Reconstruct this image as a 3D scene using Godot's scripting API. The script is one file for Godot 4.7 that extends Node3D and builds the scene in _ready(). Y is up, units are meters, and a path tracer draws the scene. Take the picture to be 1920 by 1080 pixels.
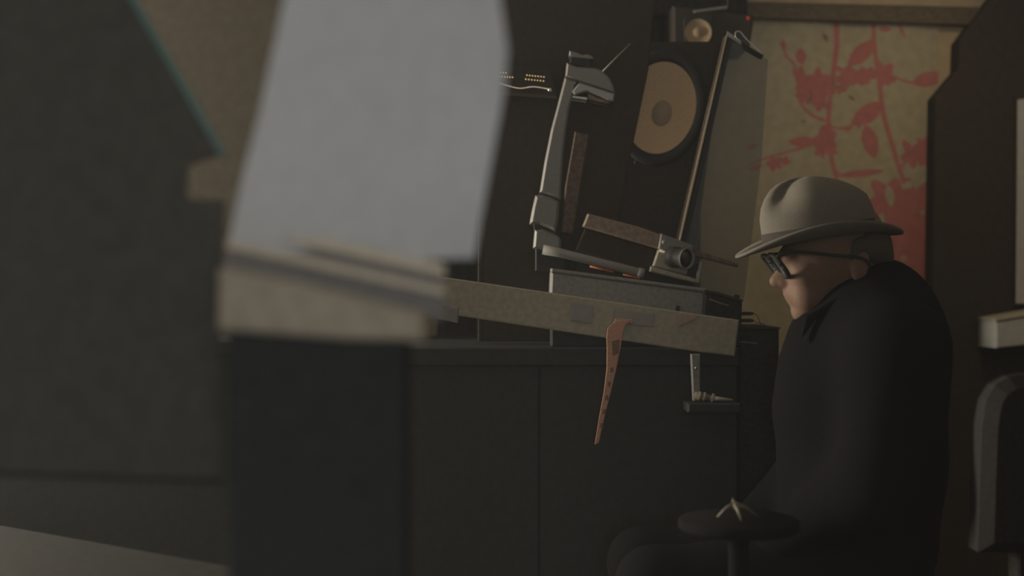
extends Node3D
# A dim studio: a seated man in a fedora beside a bench of audio gear, a floral cloth on the wall behind him.

const F := 2436.0        # focal length in pixels of the 1920x1080 frame (25 degrees vertical)
const EYE := 1.1         # camera height
var M := {}
var used := {}

# ---------- placing ----------
func P(px: float, py: float, d: float) -> Vector3:
	return Vector3((px - 960.0) / F * d, EYE + (540.0 - py) / F * d, -d)

func numbered(n: String) -> String:
	if not used.has(n):
		used[n] = 0
		return n
	used[n] += 1
	return "%s_%03d" % [n, used[n]]

func tag(o: Node, label: String, category: String, group := "") -> Node:
	o.set_meta("label", label)
	o.set_meta("category", category)
	if group != "":
		o.set_meta("group", group)
	return o

func thing(called: String, label: String, category: String, at := Vector3.ZERO, group := "") -> Node3D:
	var o := Node3D.new()
	o.name = numbered(called)
	add_child(o)
	o.position = at
	tag(o, label, category, group)
	return o

func put(called: String, mesh: Mesh, mat: Material, parent: Node = null) -> MeshInstance3D:
	var o := MeshInstance3D.new()
	o.mesh = mesh
	o.material_override = mat
	if parent == null:
		o.name = numbered(called)
		add_child(o)
	else:
		o.name = called
		parent.add_child(o, true)
		var off := Vector3.ZERO
		var p: Node = parent
		while p != self and p is Node3D:
			off += (p as Node3D).position
			p = p.get_parent()
		o.position = -off          # meshes are modelled in room coordinates
	o.cast_shadow = GeometryInstance3D.SHADOW_CASTING_SETTING_ON
	return o

func struct(called: String, mesh: Mesh, mat: Material) -> MeshInstance3D:
	var o := put(called, mesh, mat)
	o.set_meta("kind", "structure")
	o.set_meta("label", called.replace("_", " ") + " of the studio room")
	return o

# ---------- shapes ----------
func begin() -> SurfaceTool:
	var st := SurfaceTool.new()
	st.begin(Mesh.PRIMITIVE_TRIANGLES)
	st.set_smooth_group(-1)
	return st

func done(st: SurfaceTool) -> ArrayMesh:
	st.generate_normals()
	return st.commit()

func quad(st: SurfaceTool, a: Vector3, b: Vector3, c: Vector3, d: Vector3) -> void:
	for v in [a, b, c, a, c, d]:
		st.add_vertex(v)

func ring_side(st: SurfaceTool, r0: PackedVector3Array, r1: PackedVector3Array) -> void:
	var n := r0.size()
	for i in n:
		var j := (i + 1) % n
		quad(st, r0[i], r0[j], r1[j], r1[i])

# an outline at distance d, extruded straight back by its real thickness, front edges chamfered by b metres
func prism_into(st: SurfaceTool, pts: Array, d: float, thick: float, b := 0.002) -> void:
	var poly := PackedVector2Array()
	for p in pts:
		var w := P(p[0], p[1], d)
		poly.append(Vector2(w.x, w.y))
	slab_into(st, poly, -d, thick, b)

func slab_into(st: SurfaceTool, poly: PackedVector2Array, z: float, thick: float, b := 0.002) -> void:
	if Geometry2D.is_polygon_clockwise(poly):
		poly.reverse()
	var n := poly.size()
	var inner := PackedVector2Array()
	for i in n:
		var e0 := (poly[i] - poly[(i + n - 1) % n]).normalized()
		var e1 := (poly[(i + 1) % n] - poly[i]).normalized()
		var n0 := Vector2(-e0.y, e0.x)
		var n1 := Vector2(-e1.y, e1.x)
		var h := n0 + n1
		if h.length() < 0.01:
			h = n0
		h = h.normalized()
		inner.append(poly[i] + h * (b / maxf(0.4, h.dot(n0))))
	var tris := Geometry2D.triangulate_polygon(inner)
	var r := []
	for l in [[inner, z], [poly, z - b], [poly, z - thick + b], [inner, z - thick]]:
		var ring := PackedVector3Array()
		for p in l[0]:
			ring.append(Vector3(p.x, p.y, l[1]))
		r.append(ring)
	for i in range(0, tris.size(), 3):
		var a: int = tris[i]
		var c: int = tris[i + 1]
		var e: int = tris[i + 2]
		var front := r[0] as PackedVector3Array
		var back := r[3] as PackedVector3Array
		var nn := (front[c] - front[a]).cross(front[e] - front[a])
		if nn.z > 0.0:
			var t := c
			c = e
			e = t
		st.add_vertex(front[a]); st.add_vertex(front[c]); st.add_vertex(front[e])
		st.add_vertex(back[a]); st.add_vertex(back[e]); st.add_vertex(back[c])
	for k in 3:
		ring_side(st, r[k + 1], r[k])

func prism(pts: Array, d: float, thick: float, b := 0.002) -> ArrayMesh:
	var st := begin()
	prism_into(st, pts, d, thick, b)
	return done(st)

func box_into(st: SurfaceTool, lo: Vector3, hi: Vector3, b := 0.003) -> void:
	slab_into(st, PackedVector2Array([Vector2(lo.x, lo.y), Vector2(hi.x, lo.y), Vector2(hi.x, hi.y), Vector2(lo.x, hi.y)]), hi.z, hi.z - lo.z, b)

func box(lo: Vector3, hi: Vector3, b := 0.003) -> ArrayMesh:
	var st := begin()
	box_into(st, lo, hi, b)
	return done(st)

# surface of revolution: profile of (radius, height along axis)
func lathe_into(st: SurfaceTool, profile: Array, at: Vector3, axis: Vector3, seg := 32, sx := 1.0, roll := 0.0) -> void:
	var w := axis.normalized()
	var u := w.cross(Vector3.UP if absf(w.y) < 0.9 else Vector3.RIGHT).normalized()
	var v := w.cross(u)
	var u0 := u
	u = (u0 * cos(roll) + v * sin(roll)) * sx
	v = v * cos(roll) - u0 * sin(roll)
	var rings := []
	for p in profile:
		var ring := PackedVector3Array()
		for i in seg:
			var t := TAU * i / seg
			ring.append(at + w * p[1] + (u * cos(t) + v * sin(t)) * p[0])
		rings.append(ring)
	for k in rings.size() - 1:
		ring_side(st, rings[k + 1], rings[k])

func lathe(profile: Array, at: Vector3, axis: Vector3, seg := 32, sx := 1.0, roll := 0.0) -> ArrayMesh:
	var st := begin()
	st.set_smooth_group(0)
	lathe_into(st, profile, at, axis, seg, sx, roll)
	return done(st)

func tube_into(st: SurfaceTool, pts: Array, r0: float, r1 := -1.0, seg := 10) -> void:
	if r1 < 0.0:
		r1 = r0
	var n := pts.size()
	var u := Vector3.ZERO
	var rings := []
	for k in n:
		var dir: Vector3 = (pts[mini(k + 1, n - 1)] - pts[maxi(k - 1, 0)]).normalized()
		if u == Vector3.ZERO:
			u = dir.cross(Vector3.UP if absf(dir.y) < 0.9 else Vector3.RIGHT).normalized()
		u = (u - dir * u.dot(dir)).normalized()
		var v := dir.cross(u)
		var r := lerpf(r0, r1, float(k) / maxf(1.0, n - 1.0))
		var ring := PackedVector3Array()
		for i in seg:
			var t := TAU * i / seg
			ring.append(pts[k] + (u * cos(t) + v * sin(t)) * r)
		rings.append(ring)
	for k in n - 1:
		ring_side(st, rings[k + 1], rings[k])
	for e in [0, n - 1]:
		var ring: PackedVector3Array = rings[e]
		for i in seg:
			var j := (i + 1) % seg
			if e == 0:
				st.add_vertex(pts[e]); st.add_vertex(ring[i]); st.add_vertex(ring[j])
			else:
				st.add_vertex(pts[e]); st.add_vertex(ring[j]); st.add_vertex(ring[i])

func tube(pts: Array, r0: float, r1 := -1.0, seg := 10) -> ArrayMesh:
	var st := begin()
	st.set_smooth_group(0)
	tube_into(st, pts, r0, r1, seg)
	return done(st)

func smooth_path(pts: Array, steps := 6) -> Array:
	var out := []
	var n := pts.size()
	for i in n - 1:
		for s in steps:
			out.append(pts[i].cubic_interpolate(pts[i + 1], pts[maxi(i - 1, 0)], pts[mini(i + 2, n - 1)], float(s) / steps))
	out.append(pts[n - 1])
	return out

# ---------- bodies: tapered capsules and ellipsoids joined smoothly, meshed as surface nets ----------
func cap(a: Vector3, b: Vector3, ra: float, rb: float) -> Array:
	return [0, a, b - a, maxf((b - a).length_squared(), 1e-9), ra, rb]

func ell(c: Vector3, r: Vector3, roll := 0.0) -> Array:
	return [1, c, r, Basis(Vector3.BACK, -roll)]

func field(prims: Array, p: Vector3, k: float) -> float:
	var d := 1e3
	for q in prims:
		var e: float
		if q[0] == 0:
			var ap: Vector3 = p - q[1]
			var t := clampf(ap.dot(q[2]) / q[3], 0.0, 1.0)
			e = (ap - q[2] * t).length() - lerpf(q[4], q[5], t)
		else:
			var l: Vector3 = q[3] * (p - q[1])
			var r: Vector3 = q[2]
			var k0 := (l / r).length()
			var k1 := (l / (r * r)).length()
			e = k0 * (k0 - 1.0) / maxf(k1, 1e-6)
		var h := maxf(k - absf(d - e), 0.0) / k
		d = minf(d, e) - h * h * k * 0.25
	return d

func nets(st: SurfaceTool, base: int, prims: Array, k: float, lo: Vector3, hi: Vector3, cell: float) -> int:
	var nx := int(ceil((hi.x - lo.x) / cell)) + 1
	var ny := int(ceil((hi.y - lo.y) / cell)) + 1
	var nz := int(ceil((hi.z - lo.z) / cell)) + 1
	var val := PackedFloat32Array()
	val.resize(nx * ny * nz)
	val.fill(1.0)
	var B := 5
	for bx in range(0, nx, B):
		for by in range(0, ny, B):
			for bz in range(0, nz, B):
				var c := lo + Vector3(bx + B * 0.5, by + B * 0.5, bz + B * 0.5) * cell
				var dc := field(prims, c, k)
				if absf(dc) > cell * B * 1.4:
					if dc < 0.0:
						for x in range(bx, mini(bx + B, nx)):
							for y in range(by, mini(by + B, ny)):
								for z in range(bz, mini(bz + B, nz)):
									val[(x * ny + y) * nz + z] = -1.0
					continue
				for x in range(bx, mini(bx + B, nx)):
					for y in range(by, mini(by + B, ny)):
						for z in range(bz, mini(bz + B, nz)):
							val[(x * ny + y) * nz + z] = field(prims, lo + Vector3(x, y, z) * cell, k)
	var idx := PackedInt32Array()
	idx.resize(nx * ny * nz)
	idx.fill(-1)
	var n := base
	for x in nx - 1:
		for y in ny - 1:
			for z in nz - 1:
				var o := (x * ny + y) * nz + z
				var inside := 0
				var cv := PackedFloat32Array()
				for c in 8:
					var vv := val[o + (ny * nz if c & 1 else 0) + (nz if c & 2 else 0) + (1 if c & 4 else 0)]
					cv.append(vv)
					if vv < 0.0:
						inside += 1
				if inside == 0 or inside == 8:
					continue
				var sum := Vector3.ZERO
				var cnt := 0
				for c in 8:
					for bit in [1, 2, 4]:
						if c & bit:
							continue
						var c2: int = c | bit
						if (cv[c] < 0.0) == (cv[c2] < 0.0):
							continue
						var t := cv[c] / (cv[c] - cv[c2])
						var pc := Vector3(c & 1, (c >> 1) & 1, (c >> 2) & 1)
						var pd := Vector3(c2 & 1, (c2 >> 1) & 1, (c2 >> 2) & 1)
						sum += pc.lerp(pd, t)
						cnt += 1
				st.add_vertex(lo + (Vector3(x, y, z) + sum / cnt) * cell)
				idx[o] = n
				n += 1
	var sx := ny * nz
	for x in range(1, nx - 1):
		for y in range(1, ny - 1):
			for z in range(1, nz - 1):
				var o := (x * ny + y) * nz + z
				var v0 := val[o] < 0.0
				for ax in 3:
					var step: int = [sx, nz, 1][ax]
					var u: int = [nz, 1, sx][ax]
					var w: int = [1, sx, nz][ax]
					if v0 == (val[o + step] < 0.0):
						continue
					var a := idx[o]
					var b := idx[o - u]
					var c := idx[o - u - w]
					var e := idx[o - w]
					if a < 0 or b < 0 or c < 0 or e < 0:
						continue
					for q in ([a, c, b, a, e, c] if v0 else [a, b, c, a, c, e]):
						st.add_index(q)
	return n

func blob(sets: Array) -> ArrayMesh:
	var st := SurfaceTool.new()
	st.begin(Mesh.PRIMITIVE_TRIANGLES)
	st.set_smooth_group(0)
	var n := 0
	for s in sets:
		n = nets(st, n, s[0], s[1], s[2], s[3], s[4])
	st.generate_normals()
	return st.commit()

# ---------- materials ----------
func lin(r: float, g: float, b: float) -> Color:
	return Color(r, g, b).linear_to_srgb()

func noise_tex(lo: Color, hi: Color, freq: float, seed_: int, size := 256) -> NoiseTexture2D:
	var nz := FastNoiseLite.new()
	nz.seed = seed_
	nz.frequency = freq
	nz.fractal_octaves = 4
	var t := NoiseTexture2D.new()
	t.noise = nz
	t.width = size
	t.height = size
	t.seamless = true
	var g := Gradient.new()
	g.set_color(0, lo)
	g.set_color(1, hi)
	t.color_ramp = g
	return t

func mat(name_: String, c: Color, rough := 0.8, metal := 0.0, vary := 0.12, scale := 3.0) -> StandardMaterial3D:
	var m := StandardMaterial3D.new()
	m.roughness = rough
	m.metallic_specular = 0.5 if metal > 0.0 or rough < 0.55 else (0.3 if rough < 0.75 else 0.12)
	m.metallic = metal
	if vary > 0.0:
		m.albedo_texture = noise_tex(c.darkened(vary), c.lightened(vary * 0.6), 0.03, name_.hash() % 1000)
		m.uv1_triplanar = true
		m.uv1_world_triplanar = true
		m.uv1_scale = Vector3.ONE * scale
	else:
		m.albedo_color = c
	M[name_] = m
	return m

func make_materials() -> void:
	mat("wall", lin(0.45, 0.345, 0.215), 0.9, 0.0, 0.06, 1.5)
	mat("shell", lin(0.36, 0.32, 0.27), 0.9, 0.0, 0.05, 1.0)
	mat("floor", lin(0.16, 0.11, 0.07), 0.6, 0.0, 0.2, 2.0)
	mat("ceiling", lin(0.5, 0.47, 0.42), 0.95, 0.0, 0.04, 1.0)
	mat("rail", lin(0.12, 0.09, 0.056), 0.7, 0.0, 0.12, 6.0)
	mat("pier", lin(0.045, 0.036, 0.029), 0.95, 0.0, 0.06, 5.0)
	mat("black", lin(0.025, 0.022, 0.02), 0.75, 0.0, 0.12, 8.0)
	mat("black_board", lin(0.044, 0.036, 0.028), 0.8, 0.0, 0.04, 6.0)
	mat("cabinet", lin(0.045, 0.039, 0.032), 0.76, 0.0, 0.05, 8.0)
	mat("bench", lin(0.038, 0.042, 0.04), 0.8, 0.0, 0.05, 5.0)
	mat("plank", lin(0.34, 0.305, 0.225), 0.7, 0.0, 0.1, 7.0)
	mat("cone", lin(0.6, 0.41, 0.23), 0.85, 0.0, 0.12, 25.0)
	mat("small_cone", lin(0.34, 0.24, 0.14), 0.85, 0.0, 0.1, 25.0)
	mat("dustcap", lin(0.34, 0.255, 0.165), 0.85, 0.0, 0.1, 30.0)
	mat("rubber", lin(0.03, 0.027, 0.024), 0.6, 0.0, 0.0)
	mat("grey_plastic", lin(0.145, 0.13, 0.108), 0.5, 0.0, 0.06, 12.0)
	mat("pale_plastic", lin(0.26, 0.245, 0.215), 0.45, 0.0, 0.06, 12.0)
	mat("case", lin(0.225, 0.21, 0.19), 0.6, 0.0, 0.1, 10.0)
	mat("chrome", lin(0.6, 0.52, 0.42), 0.25, 1.0, 0.0)
	mat("steel", lin(0.5, 0.47, 0.42), 0.4, 1.0, 0.0)
	mat("brown_wood", lin(0.25, 0.175, 0.12), 0.6, 0.0, 0.2, 8.0)
	mat("red_wood", lin(0.14, 0.085, 0.06), 0.7, 0.0, 0.2, 8.0)
	mat("cupboard", lin(0.07, 0.057, 0.04), 0.75, 0.0, 0.05, 3.0)
	mat("dark_leaning", lin(0.08, 0.078, 0.066), 0.9, 0.0, 0.06, 4.0)
	mat("strap", lin(0.62, 0.31, 0.19), 0.75, 0.0, 0.3, 40.0)
	mat("strap_dark", lin(0.2, 0.11, 0.07), 0.75, 0.0, 0.2, 40.0)
	mat("orange", lin(0.5, 0.16, 0.06), 0.5, 0.0, 0.0)
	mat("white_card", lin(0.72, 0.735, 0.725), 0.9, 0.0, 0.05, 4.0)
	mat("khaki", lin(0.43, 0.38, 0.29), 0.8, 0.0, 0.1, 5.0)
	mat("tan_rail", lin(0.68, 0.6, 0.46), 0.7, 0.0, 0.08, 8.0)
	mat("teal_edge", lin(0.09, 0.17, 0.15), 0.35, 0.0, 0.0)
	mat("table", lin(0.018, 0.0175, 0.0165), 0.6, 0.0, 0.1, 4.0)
	mat("skin", lin(0.19, 0.11, 0.075), 0.6, 0.0, 0.1, 30.0)
	mat("table_black", lin(0.01, 0.009, 0.009), 0.95, 0.0, 0.05, 10.0)
	mat("chair_cloth", lin(0.03, 0.027, 0.026), 0.95, 0.0, 0.08, 12.0)
	mat("pale_card", lin(0.42, 0.41, 0.38), 0.85, 0.0, 0.06, 6.0)
	mat("coat", lin(0.0055, 0.005, 0.0056), 0.95, 0.0, 0.08, 20.0)
	mat("trousers", lin(0.006, 0.0055, 0.006), 0.95, 0.0, 0.1, 20.0)
	mat("hair", lin(0.085, 0.072, 0.06), 0.8, 0.0, 0.3, 50.0)
	mat("felt", lin(0.155, 0.138, 0.112), 0.98, 0.0, 0.08, 30.0)
	mat("hat_band", lin(0.06, 0.05, 0.042), 0.8, 0.0, 0.1, 40.0)
	mat("paper", lin(0.27, 0.255, 0.225), 0.85, 0.0, 0.04, 6.0)
	mat("warm_paper", lin(0.36, 0.27, 0.2), 0.85, 0.0, 0.05, 6.0)
	mat("tripod", lin(0.14, 0.125, 0.08), 0.5, 0.0, 0.1, 20.0)
	M.felt.rim_enabled = true
	M.felt.rim = 0.1
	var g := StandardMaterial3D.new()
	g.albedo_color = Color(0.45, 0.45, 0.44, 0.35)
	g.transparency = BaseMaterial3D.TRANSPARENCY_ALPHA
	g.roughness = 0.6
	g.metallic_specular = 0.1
	M.fade_panel = g
	var w := StandardMaterial3D.new()
	w.albedo_color = Color(0.9, 0.95, 0.95, 0.08)
	w.transparency = BaseMaterial3D.TRANSPARENCY_ALPHA
	w.roughness = 0.02
	M.pane = w
	var lg := StandardMaterial3D.new()
	lg.albedo_color = Color(0.03, 0.035, 0.04)
	lg.roughness = 0.08
	lg.clearcoat_enabled = true
	M.lens_glass = lg
	var led := StandardMaterial3D.new()
	led.albedo_color = Color(0.8, 0.7, 0.5)
	led.emission_enabled = true
	led.emission = Color(1.0, 0.85, 0.6)
	led.emission_energy_multiplier = 0.5
	M.led = led
	var red := StandardMaterial3D.new()
	red.albedo_color = Color(0.6, 0.2, 0.12)
	red.emission_enabled = true
	red.emission = Color(1.0, 0.25, 0.1)
	red.emission_energy_multiplier = 0.1
	M.red_led = red
	var bulb := StandardMaterial3D.new()
	bulb.albedo_color = Color(1, 0.95, 0.85)
	bulb.emission_enabled = true
	bulb.emission = Color(1, 0.85, 0.62)
	bulb.emission_energy_multiplier = 1.5
	M.bulb = bulb

# ---------- the printed cloth ----------
const PX0 := 1300.0
const PY0 := 36.0
const PX1 := 1760.0
const PY1 := 700.0
const PS := 2.0

func fill_poly(img: Image, pts: Array, c: Color) -> void:
	var q := []
	var y0 := 1e9
	var y1 := -1e9
	for p in pts:
		var v := Vector2((p[0] - PX0) * PS, (p[1] - PY0) * PS)
		q.append(v)
		y0 = minf(y0, v.y)
		y1 = maxf(y1, v.y)
	for y in range(maxi(0, int(floor(y0))), mini(img.get_height(), int(ceil(y1)) + 1)):
		var xs := []
		for i in q.size():
			var a: Vector2 = q[i]
			var b: Vector2 = q[(i + 1) % q.size()]
			if (a.y <= y) != (b.y <= y):
				xs.append(a.x + (y - a.y) / (b.y - a.y) * (b.x - a.x))
		xs.sort()
		for i in range(0, xs.size() - 1, 2):
			var x0 := int(round(xs[i]))
			var w := int(round(xs[i + 1])) - x0
			if w > 0:
				img.fill_rect(Rect2i(x0, y, w, 1), c)

func stroke(img: Image, pts: Array, w0: float, w1: float, c: Color) -> void:
	var v := []
	for p in pts:
		v.append(Vector2(p[0], p[1]))
	v = smooth_path(v, 5)
	var left := []
	var right := []
	for i in v.size():
		var d: Vector2 = (v[mini(i + 1, v.size() - 1)] - v[maxi(i - 1, 0)]).normalized()
		var s := Vector2(-d.y, d.x) * lerpf(w0, w1, float(i) / (v.size() - 1)) * 0.5
		left.append([v[i].x + s.x, v[i].y + s.y])
		right.push_front([v[i].x - s.x, v[i].y - s.y])
	fill_poly(img, left + right, c)

func leaf(img: Image, a: Vector2, b: Vector2, w: float, c: Color) -> void:
	var d := (b - a)
	var s := Vector2(-d.y, d.x).normalized() * w * 0.5
	var l := []
	var r := []
	for i in 9:
		var t := i / 8.0
		var f := pow(sin(PI * t), 0.8)
		var p := a + d * t
		l.append([p.x + s.x * f, p.y + s.y * f])
		r.push_front([p.x - s.x * f, p.y - s.y * f])
	fill_poly(img, l + r, c)

func flower(img: Image, x: float, y: float, r: float, n: int, turn: float, c: Color) -> void:
	var p := []
	for i in n * 6:
		var t := TAU * i / (n * 6)
		var k := r * (0.80 + 0.20 * cos(t * n) + 0.05 * sin(t * (n + 2)))
		p.append([x + cos(t + turn) * k, y + sin(t + turn) * k])
	fill_poly(img, p, c)

func cloth_texture() -> ImageTexture:
	var w := int((PX1 - PX0) * PS)
	var h := int((PY1 - PY0) * PS)
	var img := Image.create(w, h, false, Image.FORMAT_RGB8)
	var cream := lin(0.35, 0.305, 0.205)
	var red := lin(0.38, 0.135, 0.12)
	var dark := lin(0.2, 0.13, 0.09)
	img.fill(cream)
	# stems
	stroke(img, [[1568, 30], [1569, 80], [1564, 130], [1556, 190], [1553, 250], [1560, 300], [1572, 345]], 11, 7, red)
	stroke(img, [[1637, 30], [1640, 90], [1648, 150], [1656, 215], [1672, 270], [1684, 310], [1700, 350]], 8, 9, red)
	stroke(img, [[1404, 308], [1450, 292], [1500, 278], [1535, 262]], 3, 6, red)
	stroke(img, [[1468, 82], [1474, 105], [1488, 120], [1496, 150], [1500, 190], [1520, 214], [1548, 226]], 4, 6, red)
	stroke(img, [[1684, 40], [1690, 58], [1698, 72]], 8, 2, red)
	stroke(img, [[1556, 262], [1562, 300], [1572, 325], [1600, 330], [1634, 318]], 5, 3, red)
	stroke(img, [[1676, 145], [1700, 153], [1730, 158]], 5, 4, red)
	stroke(img, [[1560, 238], [1590, 240], [1612, 222]], 5, 4, red)
	stroke(img, [[1684, 322], [1700, 300], [1722, 286]], 4, 6, red)
	stroke(img, [[1655, 350], [1668, 420], [1680, 500], [1700, 600]], 14, 20, red)
	stroke(img, [[1600, 430], [1640, 400], [1690, 380], [1742, 345]], 8, 14, red)
	# buds and blossoms
	leaf(img, Vector2(1500, 90), Vector2(1502, 122), 20, red)
	leaf(img, Vector2(1467, 74), Vector2(1470, 94), 11, red)
	flower(img, 1498, 138, 15, 4, 0.4, red)
	flower(img, 1512, 160, 24, 5, 0.3, red)
	flower(img, 1534, 152, 26, 5, 0.9, red)
	flower(img, 1545, 165, 24, 4, 0.2, red)
	flower(img, 1520, 176, 22, 5, 0.7, red)
	flower(img, 1504, 180, 15, 4, 0.1, red)
	flower(img, 1537, 192, 18, 5, 0.5, red)
	flower(img, 1585, 142, 24, 5, 0.2, red)
	flower(img, 1608, 144, 20, 4, 0.8, red)
	flower(img, 1626, 140, 18, 5, 0.3, red)
	flower(img, 1656, 138, 26, 5, 0.5, red)
	flower(img, 1666, 148, 14, 4, 0.2, red)
	flower(img, 1577, 166, 12, 4, 0.4, red)
	leaf(img, Vector2(1590, 124), Vector2(1642, 74), 30, red)
	leaf(img, Vector2(1708, 156), Vector2(1775, 140), 28, red)
	leaf(img, Vector2(1660, 48), Vector2(1658, 60), 22, red)
	# middle branch
	flower(img, 1548, 262, 26, 5, 0.6, red)
	flower(img, 1540, 282, 16, 5, 0.1, red)
	flower(img, 1560, 284, 12, 4, 0.1, red)
	leaf(img, Vector2(1478, 266), Vector2(1536, 266), 20, red)
	leaf(img, Vector2(1536, 262), Vector2(1560, 230), 22, red)
	flower(img, 1612, 224, 16, 5, 0.4, red)
	leaf(img, Vector2(1596, 234), Vector2(1658, 192), 34, red)
	leaf(img, Vector2(1622, 232), Vector2(1640, 298), 30, red)
	flower(img, 1590, 240, 7, 4, 0.0, red)
	# lower left blossoms half behind the glass
	flower(img, 1452, 306, 17, 5, 0.6, red)
	flower(img, 1472, 302, 10, 4, 0.2, red)
	leaf(img, Vector2(1400, 276), Vector2(1420, 272), 9, red)
	leaf(img, Vector2(1405, 318), Vector2(1432, 310), 9, red)
	# right cluster and the dense lower part
	flower(img, 1712, 290, 26, 5, 0.3, red)
	flower(img, 1732, 272, 18, 5, 0.2, red)
	flower(img, 1735, 300, 16, 4, 0.9, red)
	leaf(img, Vector2(1692, 262), Vector2(1712, 290), 16, red)
	leaf(img, Vector2(1568, 330), Vector2(1660, 320), 14, red)
	flower(img, 1665, 372, 44, 5, 0.2, red)
	flower(img, 1705, 392, 58, 6, 0.5, red)
	flower(img, 1735, 430, 50, 5, 0.4, red)
	flower(img, 1700, 450, 56, 6, 0.1, red)
	flower(img, 1668, 470, 48, 5, 0.7, red)
	flower(img, 1728, 492, 44, 5, 0.3, red)
	flower(img, 1690, 520, 50, 6, 0.2, red)
	flower(img, 1738, 545, 30, 5, 0.6, red)
	flower(img, 1672, 570, 40, 5, 0.1, red)
	# gaps that show the ground through the print
	leaf(img, Vector2(1664, 345), Vector2(1672, 388), 18, cream)
	leaf(img, Vector2(1690, 352), Vector2(1716, 340), 14, cream)
	flower(img, 1712, 534, 13, 5, 0.3, cream)
	flower(img, 1695, 484, 7, 4, 0.3, cream)
	flower(img, 1730, 398, 6, 4, 0.1, cream)
	leaf(img, Vector2(1568, 132), Vector2(1576, 142), 8, cream)
	# dark stitched marks
	leaf(img, Vector2(1542, 62), Vector2(1552, 78), 7, dark)
	leaf(img, Vector2(1552, 66), Vector2(1544, 72), 6, dark)
	stroke(img, [[1560, 140], [1566, 158], [1588, 168]], 3, 2, dark)
	stroke(img, [[1518, 168], [1521, 182], [1514, 192]], 4, 3, dark)
	leaf(img, Vector2(1590, 178), Vector2(1604, 188), 6, dark)
	leaf(img, Vector2(1502, 226), Vector2(1510, 228), 5, dark)
	# weave and faint stains
	var nz := FastNoiseLite.new()
	nz.seed = 9
	nz.frequency = 0.02
	nz.fractal_octaves = 5
	var fine := RandomNumberGenerator.new()
	fine.seed = 4
	for y in h:
		for x in w:
			var k := 1.0 + 0.07 * nz.get_noise_2d(x, y) + fine.randf_range(-0.03, 0.03)
			var c := img.get_pixel(x, y)
			img.set_pixel(x, y, Color(c.r * k, c.g * k, c.b * k))
	return ImageTexture.create_from_image(img)

# ---------- the room ----------
func build_light() -> void:
	var cam := Camera3D.new()
	cam.name = "camera"
	add_child(cam)
	cam.position = Vector3(0, EYE, 0)
	var at := CameraAttributesPhysical.new()
	at.frustum_focal_length = 54.13
	at.frustum_focus_distance = 2.75
	at.exposure_aperture = 1.75
	at.frustum_near = 0.05
	at.frustum_far = 60.0
	cam.attributes = at
	cam.fov = 25.0
	cam.current = true
	var env := Environment.new()
	env.background_mode = Environment.BG_SKY
	var sky := Sky.new()
	var sm := ProceduralSkyMaterial.new()
	sm.sky_top_color = Color(0.45, 0.5, 0.55)
	sm.sky_horizon_color = Color(0.62, 0.62, 0.6)
	sm.ground_bottom_color = Color(0.2, 0.18, 0.16)
	sm.ground_horizon_color = Color(0.4, 0.38, 0.35)
	sm.sky_energy_multiplier = 0.6
	sm.ground_energy_multiplier = 0.4
	sky.sky_material = sm
	env.sky = sky
	env.tonemap_mode = Environment.TONE_MAPPER_LINEAR
	env.tonemap_exposure = 1.0
	# thin even fog, added to lift the blacks all over the room
	env.volumetric_fog_enabled = true
	env.volumetric_fog_density = 0.012
	env.volumetric_fog_albedo = Color(0.92, 0.92, 0.92)
	env.sdfgi_enabled = true
	env.ssao_enabled = true
	env.ssil_enabled = true
	var we := WorldEnvironment.new()
	we.name = "environment"
	we.environment = env
	add_child(we)
	# soft fill light, added at the unseen window behind the camera
	window_light("back_fill_light", Vector3(0.5, 1.6, 4.15), Vector3(0, 0, 0), Vector2(2.4, 1.5), Color(0.97, 0.98, 1.0), 7.4)
	# daylight through the low window in the left wall
	window_light("side_window_light", Vector3(-2.75, 1.25, -3.14), Vector3(0, -PI / 2, 0), Vector2(0.42, 1.2), Color(1.0, 0.97, 0.9), 16.0)

func window_light(n: String, at: Vector3, rot: Vector3, size: Vector2, c: Color, e: float) -> void:
	var l := AreaLight3D.new()
	l.name = n
	l.area_size = size
	l.light_color = c
	l.light_energy = e
	l.area_range = 14.0
	l.shadow_enabled = true
	add_child(l)
	l.position = at
	l.rotation = rot

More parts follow.
